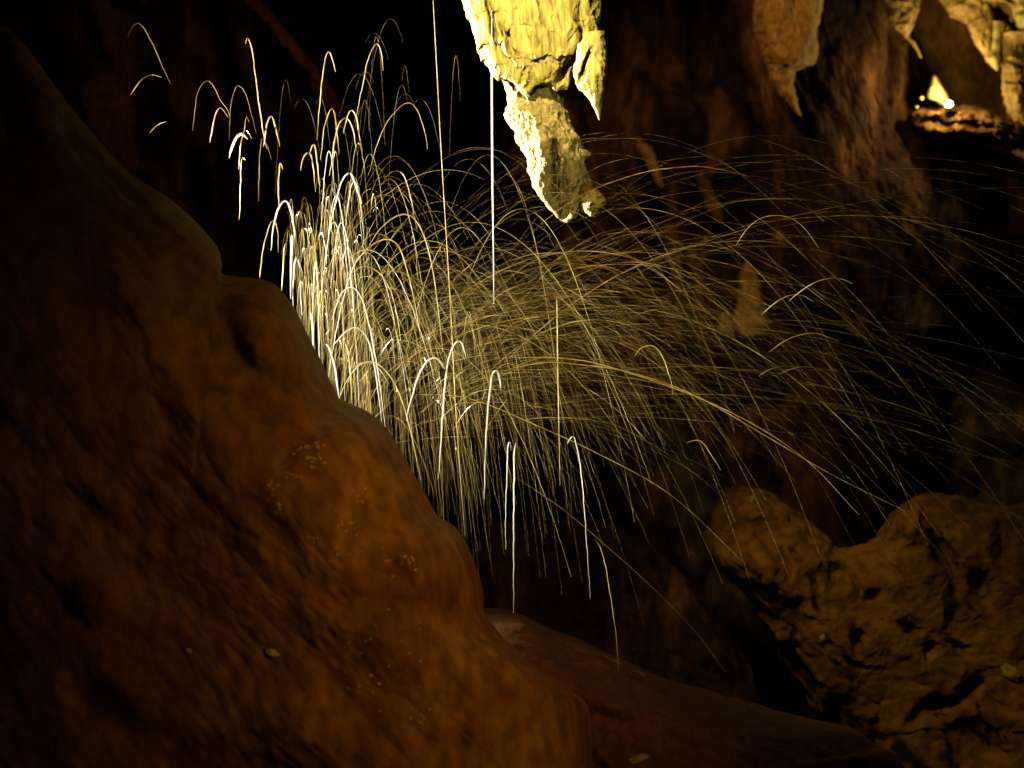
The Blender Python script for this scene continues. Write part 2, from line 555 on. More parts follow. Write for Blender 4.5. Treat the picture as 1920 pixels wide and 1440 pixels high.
# ---- hanging stones
sl = empty('stalactite', P(1000, -100, 6.5), 'large bright yellow stalactite hanging at the top centre, with a ragged narrow tip', 'stalactite')
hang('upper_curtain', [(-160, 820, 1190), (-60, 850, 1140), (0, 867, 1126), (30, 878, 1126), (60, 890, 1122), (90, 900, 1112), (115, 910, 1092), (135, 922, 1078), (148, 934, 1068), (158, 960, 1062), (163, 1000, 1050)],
     6.50, M['pale'], sl, zrag=.035, nc=340, nr=300, flat=.38, amp=.019, freq=8, vs=.14, seed=71, lean=.28, edge=.25,
     marks=[(925, 45, 5, 55, -12, -.07), (950, 70, 4, 40, -25, -.05), (1072, 118, 6, 34, 38, -.12), (1000, 60, 10, 80, -12, .03), (1090, 60, 6, 60, -8, -.05)])
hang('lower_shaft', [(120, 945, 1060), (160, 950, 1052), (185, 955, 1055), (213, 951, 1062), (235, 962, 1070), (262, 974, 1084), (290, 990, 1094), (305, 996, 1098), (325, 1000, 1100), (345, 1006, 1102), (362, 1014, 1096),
                     (380, 1026, 1086), (396, 1040, 1080), (408, 1052, 1076), (416, 1061, 1070)], 6.56, M['pale_shaded'], sl, nc=260, nr=300, flat=.8, amp=.022, freq=9, vs=.6, seed=77, lean=.25, dtop=.12,
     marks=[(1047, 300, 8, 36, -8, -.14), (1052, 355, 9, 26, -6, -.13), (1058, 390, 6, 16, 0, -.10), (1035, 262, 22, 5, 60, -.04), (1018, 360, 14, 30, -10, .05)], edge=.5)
hang('side_flake', [(60, 1096, 1130), (90, 1086, 1131), (112, 1082, 1137), (130, 1078, 1136), (155, 1082, 1131), (175, 1098, 1129), (195, 1110, 1127), (215, 1120, 1126), (225, 1123, 1125)],
     6.30, M['pale'], sl, nc=120, nr=140, flat=.8, amp=.014, freq=9, vs=.25, seed=83, lean=.2, marks=[(1098, 125, 4, 26, 18, -.09)])
hang('tip_lobe', [(356, 1106, 1118), (366, 1096, 1128), (380, 1091, 1133), (392, 1095, 1129), (402, 1102, 1120), (408, 1106, 1114)], 6.5, M['pale_shaded'], sl, nc=90, nr=70, flat=1, amp=.018, freq=14, vs=1, seed=88,
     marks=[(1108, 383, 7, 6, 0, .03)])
hang('tip_bridge', [(340, 1068, 1098), (352, 1074, 1108), (366, 1084, 1116), (374, 1094, 1112)], 6.56, M['slope'], sl, nc=60, nr=40, flat=.8, amp=.012, freq=14, vs=1, seed=89)
hang('side_nub', [(280, 1086, 1098), (286, 1086, 1107), (294, 1088, 1108), (302, 1090, 1098)], 6.52, M['pale_shaded'], sl, nc=40, nr=24, flat=.9, amp=.008, freq=14, vs=1, seed=90)

o = hang('stalactite', [(-120, 1380, 1560), (0, 1424, 1532), (30, 1420, 1530), (60, 1421, 1524), (90, 1436, 1524), (112, 1446, 1522), (122, 1452, 1512), (134, 1450, 1482), (160, 1458, 1484), (185, 1472, 1490), (205, 1487, 1497), (218, 1498, 1502)],
         10.5, M['amber'], None, nc=160, nr=200, flat=.7, amp=.07, freq=3.8, vs=.22, seed=91, lean=.2)
tag(o, 'dim brown fluted stalactite at the top edge, right of the large yellow one', 'stalactite')
o = hang('stalactite', [(-120, 1630, 1760), (-30, 1648, 1732), (0, 1656, 1722), (18, 1666, 1721), (36, 1670, 1712), (52, 1684, 1707), (62, 1692, 1704), (70, 1697, 1705), (80, 1708, 1716), (95, 1718, 1724), (108, 1725, 1729)],
         10.55, M['amber'], None, nc=120, nr=140, flat=.8, amp=.035, freq=5, vs=.5, seed=93)
tag(o, 'short golden stalactite with a curled thin tip above the pointed stone', 'stalactite')

dr = empty('hanging_drapery', P(1850, -60, 10.4), 'cluster of bright golden stone drapery hanging in the top right corner', 'stalactite')
hang('drapery_mass', [(-160, 1700, 2150), (-60, 1745, 2120), (0, 1772, 2100), (14, 1782, 2080), (28, 1796, 2040), (44, 1818, 2020), (60, 1826, 1990), (76, 1850, 1975), (88, 1880, 1965)], 10.6, M['amber'], dr, nc=260, nr=160,
     flat=.35, amp=.10, freq=3.6, vs=.5, seed=95, lean=.35, marks=[(1872, 30, 16, 22, -20, -.2), (1905, 60, 14, 14, 0, -.2)])
hang('fringe', [(10, 1812, 1862), (40, 1817, 1866), (60, 1822, 1864), (80, 1828, 1862), (100, 1843, 1864), (115, 1851, 1866), (128, 1862, 1868)], 10.45, M['amber'], dr, nc=90, nr=90, flat=.7, amp=.03, freq=6, vs=.4, seed=97, lean=.4)
hang('fringe', [(40, 1856, 1886), (70, 1860, 1880), (95, 1858, 1876), (112, 1852, 1874), (126, 1862, 1873), (132, 1868, 1872)], 10.4, M['pale'], dr, nc=80, nr=80, flat=.8, amp=.02, freq=6, vs=.4, seed=98, lean=-.1)
hang('column', [(60, 1876, 1960), (85, 1873, 1915), (100, 1876, 1912), (118, 1880, 1918), (140, 1880, 1916), (165, 1881, 1924), (190, 1886, 1926), (212, 1894, 1930), (226, 1904, 1940), (236, 1915, 1960)], 10.45, M['amber'], dr, nc=120, nr=140,
     flat=.8, amp=.03, freq=5, vs=.8, seed=99, marks=[(1895, 118, 22, 4, 15, -.05), (1900, 152, 22, 4, 12, -.05)])
hang('knob', [(-20, 1896, 1980), (10, 1898, 1980), (30, 1900, 1980), (48, 1908, 1970), (54, 1920, 1960)], 10.35, M['pale'], dr, nc=90, nr=60, flat=.7, amp=.03, freq=5, vs=.8, seed=100)

# small pale formations scattered over the back wall
small = [
    ('stalagmite', [(258, 1192, 1197), (266, 1196, 1203), (276, 1196, 1219), (290, 1205, 1226), (308, 1212, 1232), (328, 1222, 1240), (345, 1232, 1243), (352, 1239, 1242)], 'amber',
     'small forked amber formation on the back wall right of the big stalactite tip'),
    ('drapery', [(420, 1244, 1262), (450, 1246, 1270), (490, 1254, 1276), (530, 1262, 1280), (560, 1268, 1278)], 'mound', 'narrow dim brown rib on the back wall, below the small forked formation'),
    ('stalagmite', [(490, 1398, 1402), (510, 1390, 1416), (540, 1388, 1420), (580, 1384, 1430), (610, 1378, 1440), (628, 1390, 1430)], 'amber', 'pointed dim golden formation on the back wall seen through the right of the spray'),
    ('stalagmite', [(588, 1352, 1360), (600, 1348, 1370), (620, 1346, 1378), (632, 1352, 1372)], 'amber', 'short dim golden stump just left of the pointed golden formation behind the spray'),
    ('drapery', [(284, 1536, 1542), (296, 1538, 1550), (310, 1544, 1554), (322, 1549, 1553)], 'amber', 'tiny golden sliver on the back wall below the dim fluted stalactite'),
    ('drapery', [(432, 1456, 1464), (446, 1458, 1470), (460, 1462, 1468)], 'amber', 'tiny pale chip on the back wall above the pointed golden formation'),
    ('drapery', [(410, 1570, 1620), (460, 1562, 1650), (520, 1566, 1650), (570, 1580, 1640), (600, 1600, 1625)], 'mound', 'broad dim brown rock curtain on the back wall under the dark pillar'),
    ('drapery', [(320, 1304, 1316), (350, 1312, 1334), (390, 1330, 1352), (420, 1346, 1356)], 'mound', 'slanting dim reddish rib on the back wall above the middle of the spray'),
]
for i, (nm, rows, mt, lb) in enumerate(small):
    o = hang(nm, rows, 12.15, M['amber' if mt == 'amber' else 'rib'], None, nc=70, nr=80, flat=.45, amp=.05, freq=4, vs=.4, seed=120 + i, lean=.25)
    tag(o, lb, 'rock formation')

for i, (pts, lb) in enumerate([
        ([(455, -30), (520, 40), (585, 120), (640, 200), (655, 260), (630, 240), (570, 150), (500, 60), (440, -20)], 'faint reddish diagonal rock rib on the back wall behind the upper left drops'),
        ([(190, -60), (320, -60), (330, -10), (280, 16), (235, 20), (205, 0)], 'dim reddish rock knob at the top edge on the left')]):
    o = blob('rock_rib' if i == 0 else 'boulder', pts, (545, 95) if i == 0 else (262, -20), 11.4, .3, M['red'], n=160, rings=60, amp=.05, freq=3, edge=4, seed=140 + i)
    tag(o, lb, 'rock formation')
spot('far_left_fill', P(900, -600, 8.5), P(480, 60, 11.3), 38, (1, .36, .16), 40, .9, .3)  # added unseen fill that reddens the upper left rib and knob

# ------------------------------------------------------------------ water
SEG4 = [(1, 0), (0, 1), (-1, 0), (0, -1)]


def tube(pts, rad):
    """square-section thread through pts (n,3) with radii (n,)"""
    pts = np.asarray(pts)
    rad = np.asarray(rad)
    t = np.gradient(pts, axis=0)
    t /= np.linalg.norm(t, axis=1)[:, None] + 1e-9
    ref = np.array([0, 1.0, 0])
    a = np.cross(t, ref)
    a /= np.linalg.norm(a, axis=1)[:, None] + 1e-9
    b = np.cross(t, a)
    V = np.stack([pts + (a * ca + b * cb) * rad[:, None] for ca, cb in SEG4], 1).reshape(-1, 3)
    return V, grid_faces(len(pts), 4)


def taper(n, a=.12, b=.25, lo=.12):
    s = np.linspace(0, 1, n)
    return np.clip(np.minimum(lo + (1 - lo) * s / a if a else 1, lo + (1 - lo) * (1 - s) / b if b else 1), lo, 1)


def crom(pts, step=7):
    p = np.array(pts, float)
    p = np.vstack([2 * p[0] - p[1], p, 2 * p[-1] - p[-2]])
    out = []
    for i in range(1, len(p) - 2):
        n = max(2, int(np.linalg.norm(p[i + 1] - p[i]) / step))
        for t in np.linspace(0, 1, n, endpoint=False):
            p0, p1, p2, p3 = p[i - 1], p[i], p[i + 1], p[i + 2]
            out.append(.5 * ((2 * p1) + (-p0 + p2) * t + (2 * p0 - 5 * p1 + 4 * p2 - p3) * t * t + (-p0 + 3 * p1 - 3 * p2 + p3) * t ** 3))
    out.append(p[-2])
    return np.array(out)


def px2w(q, D0, D1):
    D = np.linspace(D0, D1, len(q))
    return np.stack([(q[:, 0] - 960) * K * D, D, (720 - q[:, 1]) * K * D], 1)


# every thread that stands out, by eye: (points, width in photo pixels, material, depth, label)
T = [
    ([(922, 20), (922, 120), (923, 300), (925, 470), (926, 570)], 3.6, 'w_white', 5.9, 'thick bright white straight thread of water falling in front of the big stalactite', 'falling_water', (.25, .45)),
    ([(811, -20), (818, 110), (827, 280), (836, 430), (845, 580), (853, 740), (862, 880), (872, 1006)], 1.3, 'w_gold', 5.9, 'long thin pale straight thread of water falling from the top edge left of the stalactite', 'falling_water', (.05, .2)),
    ([(1044, 558), (1046, 700), (1050, 910)], 1.5, 'w_gold', 5.9, 'short straight yellow thread of water falling through the spray below the stalactite tip', 'falling_water', (.05, .5)),
    ([(762, 790), (766, 765), (775, 735), (785, 703), (798, 680), (812, 671), (823, 675), (833, 692)], 3, 'w_white', 5.78, 'bright white broad arch of water just left of the tall hooked one, above the mound', 'water_arc', (.5, .05)),
    ([(822, 898), (826, 840), (831, 760), (838, 690), (848, 652), (858, 640), (866, 645), (874, 671)], 2.8, 'w_white', 5.78, 'tall bright white hook of water with its bend beside the broad white arch', 'water_arc', (.5, .05)),
    ([(908, 936), (909, 880), (913, 790), (920, 720), (925, 698), (932, 696), (937, 710), (939, 735)], 2.8, 'w_white', 5.78, 'tall bright white hook of water directly below the thick white falling thread', 'water_arc', (.6, .05)),
    ([(948, 1030), (948, 960), (951, 880), (952, 838), (956, 829), (958, 846)], 1.9, 'w_white', 5.78, 'shorter thinner one of two upright white threads side by side, the left one', 'water_arc', (.7, .05)),
    ([(963, 1150), (963, 1000), (964, 880), (964, 848), (967, 830)], 2.4, 'w_white', 5.78, 'longer one of two upright white threads side by side, reaching furthest down', 'water_arc', (.7, .05)),
    ([(1064, 832), (1069, 822), (1075, 819), (1081, 835), (1090, 890), (1096, 960), (1100, 1020), (1107, 1122)], 1.8, 'w_white', 5.82, 'thin white hook of water right of the two upright threads, long right leg', 'water_arc', (.03, .8)),
    ([(430, 296), (435, 276), (442, 260), (450, 252), (457, 254), (464, 261)], 5, 'w_white', 5.82, 'thickest brightest short white arch of water, far left above the rock shelf', 'water_arc', (.15, .3)),
    ([(245, 178), (256, 161), (268, 148), (285, 140), (303, 145)], 2.2, 'w_amber', 5.9, 'leftmost thick dim yellow curve of water', 'water_arc', (.1, .4)),
    ([(280, 250), (292, 238), (302, 231), (313, 228)], 2, 'w_amber', 5.9, 'short slanting dim yellow dash of water below the leftmost curve', 'water_arc', (.1, .5)),
    ([(394, 267), (398, 240), (404, 215), (411, 203), (418, 205), (428, 220)], 2, 'w_gold', 5.9, 'yellow half arch of water left of the thickest white arch', 'water_arc', (.1, .4)),
    ([(461, 82), (463, 73), (468, 76), (475, 110), (485, 190), (497, 268), (501, 280)], 1.8, 'w_gold', 5.9, 'long yellow hook of water slanting down right from the upper left', 'water_arc', (.05, .3)),
    ([(240, 70), (247, 52), (257, 44), (268, 50), (285, 80), (305, 125), (320, 158)], 1.6, 'w_grey', 6.0, 'faint grey arch of water nearest the top left corner', 'water_arc', (.3, .4)),
    ([(362, 245), (365, 210), (372, 170), (386, 152), (398, 158), (415, 190), (430, 215), (430, 262)], 1.2, 'w_grey', 6.0, 'faint grey wide arch of water over the yellow half arch', 'water_arc', (.3, .4)),
    ([(430, 240), (434, 190), (443, 163), (450, 162), (460, 175), (472, 215), (480, 250)], 1.0, 'w_grey', 6.0, 'faint narrow grey arch of water above the thickest white arch', 'water_arc', (.3, .4)),
    ([(494, 275), (501, 232), (508, 218), (513, 224), (519, 250), (525, 275)], 2.4, 'w_gold', 5.8, 'bright cream narrow arch of water beside the foot of the long yellow hook', 'water_arc', (.15, .2)),
    ([(449, 412), (451, 350), (452, 308), (456, 296), (460, 300)], 1.6, 'w_gold', 5.8, 'lone upright yellow thread of water with a tiny hook, below the thickest white arch', 'water_arc', (.3, .1)),
    ([(447, 318), (452, 270), (456, 250), (463, 245), (472, 260)], 1.6, 'w_amber', 5.8, 'amber hook of water just right of the thickest white arch', 'water_arc', (.3, .3)),
    ([(457, 260), (459, 235), (462, 219), (467, 230)], 1.2, 'w_amber', 5.8, 'tiny dark amber hook of water standing right above the thickest white arch', 'water_arc', (.3, .3)),
    ([(485, 378), (486, 320), (489, 270), (494, 260), (505, 285), (510, 300)], 1.3, 'w_grey', 5.8, 'thin dull narrow arch of water under the long yellow hook', 'water_arc', (.2, .4)),
    ([(523, 395), (522, 350), (524, 312), (527, 307), (530, 318)], 2.2, 'w_gold', 5.7, 'bright yellow upright thread with tiny hook directly above the tall white arch', 'water_arc', (.2, .1)),
    ([(508, 470), (512, 430), (520, 395), (530, 379), (537, 378), (543, 388), (550, 420), (555, 455), (557, 480)], 3.2, 'w_white', 5.82, 'tall bright white arch of water nearest above the dark rock hump', 'water_arc', (.3, .4)),
    ([(487, 521), (490, 490), (497, 450), (508, 417), (516, 416), (521, 440), (522, 473)], 1.6, 'w_gold', 5.7, 'yellow arch of water left of the tall white arch, ending on the hump', 'water_arc', (.05, .5)),
    ([(547, 440), (547, 456), (545, 520), (545, 560)], 4, 'w_white', 5.82, 'short thick white upright dash of water over the edge of the dark hump', 'falling_water', (.05, .7)),
    ([(549, 575), (550, 530), (553, 490), (558, 486), (563, 505), (564, 560), (566, 590)], 3, 'w_white', 5.82, 'small bright white arch of water low over the edge of the dark hump', 'water_arc', (.5, .5)),
    ([(582, 586), (585, 600), (587, 625), (587, 660)], 2.4, 'w_white', 5.82, 'short bright white dash of water running down beside the right flank of the dark hump', 'falling_water', (.05, .5)),
    ([(528, 545), (531, 500), (533, 465), (536, 456)], 2.2, 'w_gold', 5.82, 'bright yellow upright dash of water at the crest of the dark hump', 'falling_water', (.2, .2)),
    ([(594, 262), (601, 180), (608, 120), (616, 97), (622, 106), (629, 135)], 1.8, 'w_gold', 5.9, 'tall yellow arch of water high above the left cluster', 'water_arc', (.5, .1)),
    ([(665, 230), (680, 160), (690, 112), (702, 85), (709, 84), (715, 100), (719, 132)], 1.6, 'w_gold', 5.9, 'tallest amber arch of water right of the tall yellow arch, near the top', 'water_arc', (.5, .1)),
    ([(616, 440), (628, 385), (640, 342), (652, 325), (660, 329), (668, 350), (678, 382)], 2.8, 'w_white', 5.82, 'bright white wide arch of water in the middle of the left cluster', 'water_arc', (.5, .1)),
    ([(601, 300), (608, 240), (618, 208), (625, 206), (630, 232), (636, 290)], 1.8, 'w_gold', 5.8, 'left one of two cream arches topping the left cluster', 'water_arc', (.4, .3)),
    ([(644, 250), (652, 216), (660, 207), (668, 220), (674, 255), (679, 284)], 2, 'w_gold', 5.8, 'right one of two cream arches topping the left cluster', 'water_arc', (.3, .2)),
    ([(618, 330), (630, 250), (640, 226), (652, 223), (662, 245), (670, 290)], 2, 'w_gold', 5.8, 'golden arch of water between and below the two cream arches', 'water_arc', (.3, .3)),
    ([(563, 320), (568, 298), (576, 287), (583, 290), (588, 320), (592, 360)], 2.2, 'w_gold', 5.7, 'left rounded arch of a pair of yellow arches at the left edge of the cluster', 'water_arc', (.2, .4)),
    ([(580, 290), (586, 273), (591, 274), (594, 300), (600, 350)], 2.2, 'w_gold', 5.7, 'narrow taller arch of a pair of yellow arches at the left edge of the cluster', 'water_arc', (.1, .4)),
    ([(692, 460), (712, 430), (738, 408), (760, 402), (778, 412), (796, 445), (812, 510), (824, 600), (830, 660)], 2.1, 'w_gold', 5.7, 'broad cream arch of water right of the left cluster, level with the stalactite tip', 'water_arc', (.2, .5)),
    ([(648, 520), (680, 475), (704, 455), (728, 449), (748, 463), (764, 510), (778, 570), (790, 640)], 2, 'w_gold', 5.7, 'broad cream arch of water just under the one level with the stalactite tip', 'water_arc', (.2, .4)),
    ([(720, 335), (735, 322), (750, 322), (762, 340), (772, 380), (782, 430)], 1.5, 'w_gold', 5.8, 'thin golden arch of water standing alone up and right of the bright white wide arch', 'water_arc', (.3, .4)),
    ([(622, 600), (636, 558), (650, 541), (663, 540), (676, 556), (690, 600), (702, 660), (712, 720), (722, 800)], 2.4, 'w_white', 5.82, 'bright white arch of water with a long right leg, lower middle of the left cluster', 'water_arc', (.2, .5)),
    ([(655, 515), (678, 500), (700, 504), (722, 525), (740, 570), (752, 640)], 2.2, 'w_gold', 5.82, 'cream arch of water rising over the white arch with the long right leg', 'water_arc', (.2, .5)),
    ([(626, 646), (645, 625), (664, 614), (680, 622), (694, 650), (704, 700), (716, 790)], 2.4, 'w_white', 5.78, 'bright cream arch of water low near the flank of the rock hump', 'water_arc', (.1, .5)),
    ([(624, 648), (638, 634), (648, 645), (655, 680), (660, 757)], 2, 'w_gold', 5.78, 'small golden arch of water falling against the notch between hump and mound', 'water_arc', (.1, .3)),
    ([(609, 645), (617, 652), (628, 690), (632, 720), (635, 744)], 2.6, 'w_white', 5.78, 'white curved thread of water falling straight to the notch between hump and mound', 'falling_water', (.05, .2)),
    ([(658, 690), (680, 680), (700, 679), (722, 694), (745, 730), (765, 790), (785, 880), (790, 900)], 1.8, 'w_gold', 5.78, 'wide yellow arch of water coming down onto the golden mound', 'water_arc', (.1, .4)),
    ([(1190, 668), (1200, 654), (1216, 648), (1230, 652), (1245, 675), (1258, 715), (1262, 740)], 1.7, 'w_gold', 5.82, 'small distinct cream arch of water in the middle of the right spray', 'water_arc', (.1, .5)),
    ([(1380, 460), (1400, 430), (1425, 410), (1455, 404), (1485, 410), (1510, 430), (1535, 465)], 1.6, 'w_gold', 5.82, 'thin orange half arch of water high in the right spray', 'water_arc', (.1, .7)),
    ([(1428, 590), (1450, 570), (1480, 554), (1505, 554), (1525, 566)], 1.4, 'w_gold', 5.82, 'thin amber curve of water, the lower left of two overlapping at the right', 'water_arc', (.1, .6)),
    ([(1478, 565), (1510, 540), (1540, 525), (1572, 522), (1600, 532)], 1.3, 'w_gold', 5.82, 'thin amber curve of water, the upper right of two overlapping at the right', 'water_arc', (.1, .6)),
    ([(1440, 662), (1470, 640), (1500, 628), (1530, 625), (1560, 635), (1575, 640)], 1.5, 'w_gold', 5.82, 'thin pale curve of water right of centre, alone under the overlapping pair', 'water_arc', (.1, .5)),
    ([(1423, 705), (1445, 692), (1475, 685), (1500, 688)], 1.3, 'w_grey', 5.82, 'faint short pale curve of water under the lone pale curve', 'water_arc', (.1, .6)),
    ([(1458, 702), (1490, 690), (1520, 688), (1550, 700), (1580, 725)], 1.3, 'w_grey', 5.82, 'faint pale curve of water just right of the faint short one', 'water_arc', (.1, .6)),
    ([(1288, 830), (1300, 826), (1315, 828), (1332, 850), (1352, 882)], 1.4, 'w_gold', 5.82, 'small pale bent thread of water above the left end of the pitted boulder', 'water_arc', (.1, .5)),
    ([(1113, 1010), (1125, 1025), (1135, 1060), (1145, 1120), (1155, 1190), (1160, 1260)], 1.3, 'w_gold', 5.82, 'lowest thin golden bent thread of water falling over the reddish ledge', 'water_arc', (.1, .7)),
    ([(690, 330), (715, 250), (745, 205), (768, 193), (785, 212), (797, 250), (802, 280)], 1.2, 'w_gold', 5.9, 'thin dim wide arch of water above the spray, left of the long pale falling thread', 'water_arc', (.3, .3)),
    ([(1000, 432), (1060, 385), (1120, 352), (1200, 325), (1260, 315), (1320, 313), (1400, 330), (1480, 362), (1545, 415)], 1.7, 'w_amber', 6.1, 'long orange arc of water sweeping highest over the right of the spray', 'water_arc', (.3, .4)),
    ([(1400, 420), (1500, 409), (1640, 405), (1800, 430), (1940, 470)], 1.4, 'w_amber', 6.1, 'long flat dim amber streak of water running to the right edge', 'water_arc', (.3, .5)),
    ([(930, 697), (1020, 680), (1090, 684), (1180, 698), (1300, 740), (1440, 820), (1560, 890), (1700, 960)], 2.0, 'w_gold', 5.9, 'long bright golden streak of water descending right, the lower of a crossing pair', 'water_arc', (.1, .5)),
    ([(960, 670), (1060, 672), (1150, 690), (1300, 742), (1420, 800), (1520, 870), (1610, 965)], 1.8, 'w_gold', 5.9, 'long bright golden streak of water descending right, the upper of a crossing pair', 'water_arc', (.1, .5)),
    ([(778, 740), (850, 742), (910, 757), (1000, 795), (1120, 850), (1260, 930), (1400, 1060)], 1.4, 'w_gold', 5.7, 'long thin straight golden streak of water slanting down right under the spray', 'water_arc', (.1, .6)),
    ([(958, 890), (1020, 930), (1080, 975), (1200, 1080), (1300, 1180), (1360, 1260)], 1.3, 'w_grey', 5.7, 'lowest long faint streak of water slanting down towards the pitted boulder', 'water_arc', (.1, .6)),
]
WS = K * 5.8 * .5          # half a photo pixel in metres at the spray's distance
for pts, wd, mt, D, lb, nm, (ta, tb) in T:
    q = crom(pts)
    # the thread trembles a little as it falls
    ph = rng.uniform(0, 6)
    wob = .35 * np.sin(q[:, 1] / 9 + ph) + .25 * np.sin(q[:, 1] / 4.3 + 2 * ph)
    if nm == 'water_arc' and abs(pts[0][0] - pts[-1][0]) < 130:
        q[:, 0] += wob
    W = px2w(q, D, D + rng.uniform(-.15, .1))
    V, F = tube(W, wd * (1.05 if pts[0][0] < 1350 else .7) * WS * taper(len(q), ta, tb, .2))
    tag(link(nm, V, F, M[mt], None, False), lb, 'water', 'threads of dripping and splashing water')


def arc(xa, ya, k_dx, H, u0, u1, D0, dD, wob=0.0, n=None):
    """ballistic arc: apex (xa, ya) px, launched k_dx px left of and H px below its apex; u = -1 at launch, 0 at apex"""
    n = n or int(18 + 10 * abs(u1 - u0) + abs(k_dx) / 25)
    # crowd the points around the sharp turn at the apex
    s = np.linspace(-1, 1, n)
    u = u0 + (u1 - u0) * (s + 1) / 2
    x = xa + k_dx * u
    y = ya + H * u * u
    if wob:
        ph = random.uniform(0, 6)
        x = x + wob * (np.sin(y / 8 + ph) + .6 * np.sin(y / 3.7 + ph * 2)) * np.clip(np.abs(u) * 1.2, 0, 1)
    D = D0 + dD * (u - u0)
    return np.stack([(x - 960) * K * D, D, (720 - y) * K * D], 1), x, y


# -- the crowded left cluster: separate arcs
n_done = 0
cluster = []
while n_done < 150:
    z = random.random()
    if z < .62:
        ya = random.triangular(230, 700, 450)
        xa = max(552 + max(0, 440 - ya) * .34, 530 + (ya + 40 - 520) / 1.75) + random.gammavariate(2.0, 40)
    else:
        xa = random.triangular(660, 900, 740)
        ya = random.gauss(500 - .05 * (xa - 700), 90)
    ridge = 520 + max(0, (xa - 530)) * 1.75
    if xa < 535 or ya < 220 or ya > ridge - 40:
        continue
    if ya < 250 + max(0, 640 - xa) * 1.1 and random.random() < .6:
        continue
    x0 = random.gauss(618, 22)
    half = abs(xa - x0) + random.uniform(2, 14)
    H = random.uniform(160, 320)
    half = half * random.uniform(.75, 1.1)
    if xa < 680:
        half = random.uniform(7, 22) * (1 + max(0, xa - 600) / 60)
    sgn = 1 if random.random() < .93 else -1
    u0 = -random.uniform(.15, .95)
    u1 = random.uniform(.45, 1.45)
    D0 = random.uniform(5.65, 6.2)
    W, x, y = arc(xa, ya, half * sgn, H, u0, u1, D0, random.uniform(-.12, .12), wob=.55, n=46)
    b = random.random()
    if xa > 700:
        b *= .85
    wd = .32 + 1.2 * b ** 4.5
    rad = wd * WS * taper(len(W), .15, .35, .3)
    mt = 'w_white' if b > .9 else random.choice(['w_gold', 'w_gold', 'w_amber', 'w_olive'])
    n_done += 1
    cluster.append((b, W, rad, mt, xa, ya, half, u1))

cluster.sort(key=lambda t: -t[0])
COLN = {'w_white': 'white', 'w_gold': 'golden', 'w_amber': 'amber', 'w_olive': 'olive'}
named = []
for b, W, rad, mt, xa, ya, half, u1 in cluster[:96]:
    zx = 'over the rock hump' if xa < 600 else 'near the bright wide arch' if xa < 660 else 'right of the bright wide arch' if xa < 730 else 'near the long falling thread' if xa < 810 else 'near the thick falling thread'
    zy = 'highest in the cluster' if ya < 330 else 'high in the cluster' if ya < 410 else 'midway down the cluster' if ya < 500 else 'low in the cluster' if ya < 600 else 'lowest in the cluster'
    sh = 'needle narrow' if half < 12 else 'narrow' if half < 26 else 'rounded' if half < 80 else 'broad'
    ln = 'short' if u1 < .75 else 'long' if u1 > 1.1 else ''
    lb = ' '.join((ln + ' ' + sh + ' ' + COLN[mt] + ' arc of water ' + zy + ', ' + zx).split())
    named.append([lb, xa, W, rad, mt])

# -- everything finer that nobody could count: one mesh of threads
VV, FF, MI = [], [], []
off = 0


def add(W, r, mi):
    global off
    q = np.linspace(0, len(r) * .55, len(r)) + random.uniform(0, 50)
    r = np.maximum(r * (1 + .7 * np.sin(q) * np.sin(q * .37 + 1)), .00012)
    V, F = tube(W, r)
    VV.append(V)
    FF.append(F + off)
    MI.extend([mi] * len(F))
    off += len(V)


def fade_y(y, y0=900, y1=1250):
    return np.clip(1 - (y - y0) / (y1 - y0), .12, 1)
named.sort(key=lambda t: (t[0], t[1]))
for lb in sorted({t[0] for t in named}):
    g = [t for t in named if t[0] == lb]
    words = {1: [''], 2: ['left one', 'right one'], 3: ['leftmost', 'middle one', 'rightmost'], 4: ['leftmost', 'second from left', 'third from left', 'rightmost']}[min(4, len(g))]
    for k, t in enumerate(g):
        V, F = tube(t[2], t[3])
        full = (t[0].replace(' arc of water ', ' arc ') + ', ' + words[min(k, 3)]) if len(g) > 1 else t[0]
        tag(link('water_arc', V, F, M[t[4]], None, False), full, 'water', 'thin arcs of the crowded left cluster')

for b, W, rad, mt, xa, ya, half, u1 in cluster[96:]:
    add(W, rad, {'w_gold': 0, 'w_amber': 1, 'w_olive': 2}.get(mt, 0))
# fan to the right
for i in range(700):
    x0 = random.gauss(760, 80)
    y0 = random.uniform(590, 860)
    dx = random.gammavariate(2.3, 125) + 25
    H = min(520, random.gammavariate(2.2, 66) * (.6 + dx / 800)) + 16
    xa, ya = x0 + dx, y0 - H
    env = 315 + abs(xa - 1250) * .10
    if ya < env - 70 or (ya < env + 110 and random.random() < .6):
        continue
    if xa > 1250 and random.random() < .5:
        continue
    u0 = -random.uniform(.3, 1.0) if random.random() < .8 else random.uniform(-.2, .5)
    u1 = u0 + random.uniform(.7, 1.9)
    u1 = min(u1, math.sqrt(max(.3, (random.uniform(800, 1190) - ya) / H)), (1990 - xa) / dx)
    if u1 < u0 + .1:
        continue
    W, x, y = arc(xa, ya, dx, H, u0, u1, random.uniform(5.6, 6.3), random.uniform(-.3, .25), n=int(20 + dx / 14 + H / 30))
    b = random.random()
    r = (.10 + .70 * b ** 5) * WS * taper(len(W), .3, .5, .2) * fade_y(y, 820, 1230) * np.clip(1.2 - (x - 1150) / 1500, .6, 1.15)
    add(W, r, random.choice([0, 0, 1, 1, 2, 2, 3]))
